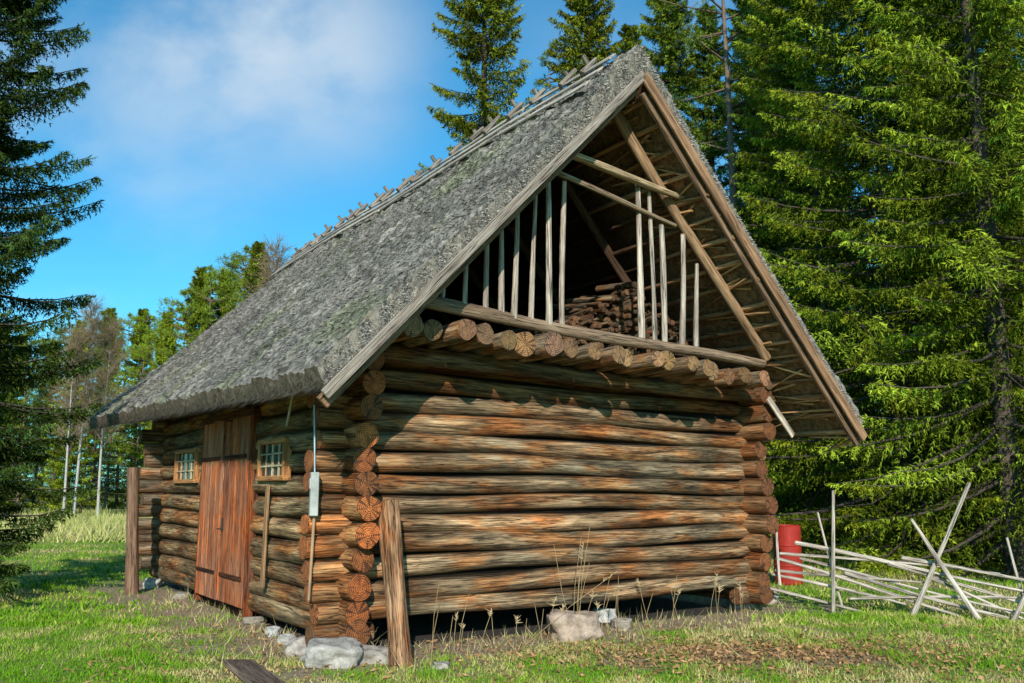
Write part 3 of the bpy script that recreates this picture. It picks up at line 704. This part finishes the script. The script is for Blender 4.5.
place('spruce_tree',S_big,1110,19,.95,3,lg);place('spruce_tree',S_big,960,26,1.1,5,(1.8,1.8,.9));place('spruce_tree',S_big2,795,32,1,.6,(1.9,1.85,.9))
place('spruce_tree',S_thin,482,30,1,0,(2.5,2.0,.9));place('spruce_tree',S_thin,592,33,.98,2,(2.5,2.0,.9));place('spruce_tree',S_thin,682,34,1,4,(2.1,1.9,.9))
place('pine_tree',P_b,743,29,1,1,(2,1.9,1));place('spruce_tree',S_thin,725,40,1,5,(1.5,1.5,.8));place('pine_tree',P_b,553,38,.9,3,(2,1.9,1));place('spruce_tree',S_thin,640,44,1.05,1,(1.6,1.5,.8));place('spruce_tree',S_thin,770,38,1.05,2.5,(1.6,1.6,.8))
df=bpy.data.objects.new('distant_forest',None);COL.objects.link(df)
rs=np.random.default_rng(11)
for k in range(38):
    px=-60+370*(k+rs.random())/38;Y=rs.uniform(48,80);me=[P_a,S_far,P_a][k%3]
    top=.31 if 180<px<250 else (.25 if px>150 else .21)
    hh=(top*rs.uniform(.8,1.0)*Y+1.6)
    base=16 if me is P_a else 20
    g=rs.uniform(1.6,3.2)
    place('forest_tree',me,px,Y,hh/base*1.0,rs.uniform(0,6),(g,g*.9,.8),df)
place('birch_tree',B_a,266,55,1.05,1);place('birch_tree',B_a,245,62,1.1,3);place('birch_tree',B_a,78,46,.7,2);place('birch_tree',B_a,100,47,.65,4);place('birch_tree',B_a,65,45,.6,5)
for k in range(20):
    px=rs.uniform(760,1250);Y=rs.uniform(30,50);place('forest_tree',S_far,px,Y,rs.uniform(.7,1.1),rs.uniform(0,6),(1.3,1.3,.8),df)
for k in range(12):
    place('forest_tree',[S_far,P_a][k%2],rs.uniform(-700,-80),rs.uniform(30,70),rs.uniform(.6,.9),rs.uniform(0,6),(1,1,.8),df)
# ---------------------------------------------------------------- light
EL=math.radians(25);sd=unit([.03,-.99,0])*math.cos(EL);sd=np.array([sd[0],sd[1],math.sin(EL)])
su=bpy.data.lights.new('sun','SUN');su.energy=5;su.angle=math.radians(.5);su.color=(1,.95,.86)
so=bpy.data.objects.new('sun',su);so.rotation_euler=Vector(sd).to_track_quat('Z','Y').to_euler();COL.objects.link(so)
w=bpy.data.worlds.new('World');scene.world=w;w.use_nodes=True;nt=w.node_tree;lk=nt.links.new
bg=nt.nodes['Background'];sk=N(nt,'ShaderNodeTexSky');sk.sky_type='NISHITA';sk.sun_disc=False;sk.sun_elevation=EL;sk.sun_rotation=math.atan2(sd[0],sd[1]);sk.ozone_density=2;sk.air_density=1.0;sk.dust_density=.4
tc=N(nt,'ShaderNodeTexCoord')
no=N(nt,'ShaderNodeTexNoise');no.inputs['Scale'].default_value=3.6;no.inputs['Detail'].default_value=8;no.inputs['Roughness'].default_value=.52;no.inputs['Distortion'].default_value=.2
mp=N(nt,'ShaderNodeMapping');mp.inputs['Scale'].default_value=(1,1,1.6);lk(tc.outputs['Generated'],mp.inputs[0]);lk(mp.outputs[0],no.inputs['Vector'])
fac=None
for (px,py,rad,am) in((210,-10,.27,1.0),(310,50,.18,.7),(20,190,.24,.6),(140,180,.2,.4),(700,20,.3,.3)):
    c=unit(ray(px,py));ds=N(nt,'ShaderNodeVectorMath',operation='DISTANCE');lk(tc.outputs['Generated'],ds.inputs[0]);ds.inputs[1].default_value=tuple(c)
    mr=N(nt,'ShaderNodeMapRange',interpolation_type='SMOOTHSTEP');mr.inputs[1].default_value=rad;mr.inputs[2].default_value=0;mr.inputs[3].default_value=0;mr.inputs[4].default_value=am;lk(ds.outputs['Value'],mr.inputs[0])
    if fac is None: fac=mr.outputs[0]
    else:
        q=N(nt,'ShaderNodeMath',operation='MAXIMUM');lk(fac,q.inputs[0]);lk(mr.outputs[0],q.inputs[1]);fac=q.outputs[0]
rn=N(nt,'ShaderNodeMapRange',interpolation_type='SMOOTHSTEP');rn.inputs[1].default_value=.36;rn.inputs[2].default_value=.7;lk(no.outputs[0],rn.inputs[0])
q=N(nt,'ShaderNodeMath',operation='MULTIPLY',use_clamp=True);lk(fac,q.inputs[0]);lk(rn.outputs[0],q.inputs[1])
tint=N(nt,'ShaderNodeMix',data_type='RGBA',blend_type='MULTIPLY');tint.inputs[0].default_value=1;tint.inputs[7].default_value=(.32,1.02,1.2,1);lk(sk.outputs[0],tint.inputs[6])
mx=N(nt,'ShaderNodeMix',data_type='RGBA');lk(q.outputs[0],mx.inputs[0]);lk(tint.outputs[2],mx.inputs[6]);mx.inputs[7].default_value=(5.3,5.8,6.1,1);lk(mx.outputs[2],bg.inputs[0]);bg.inputs[1].default_value=.15
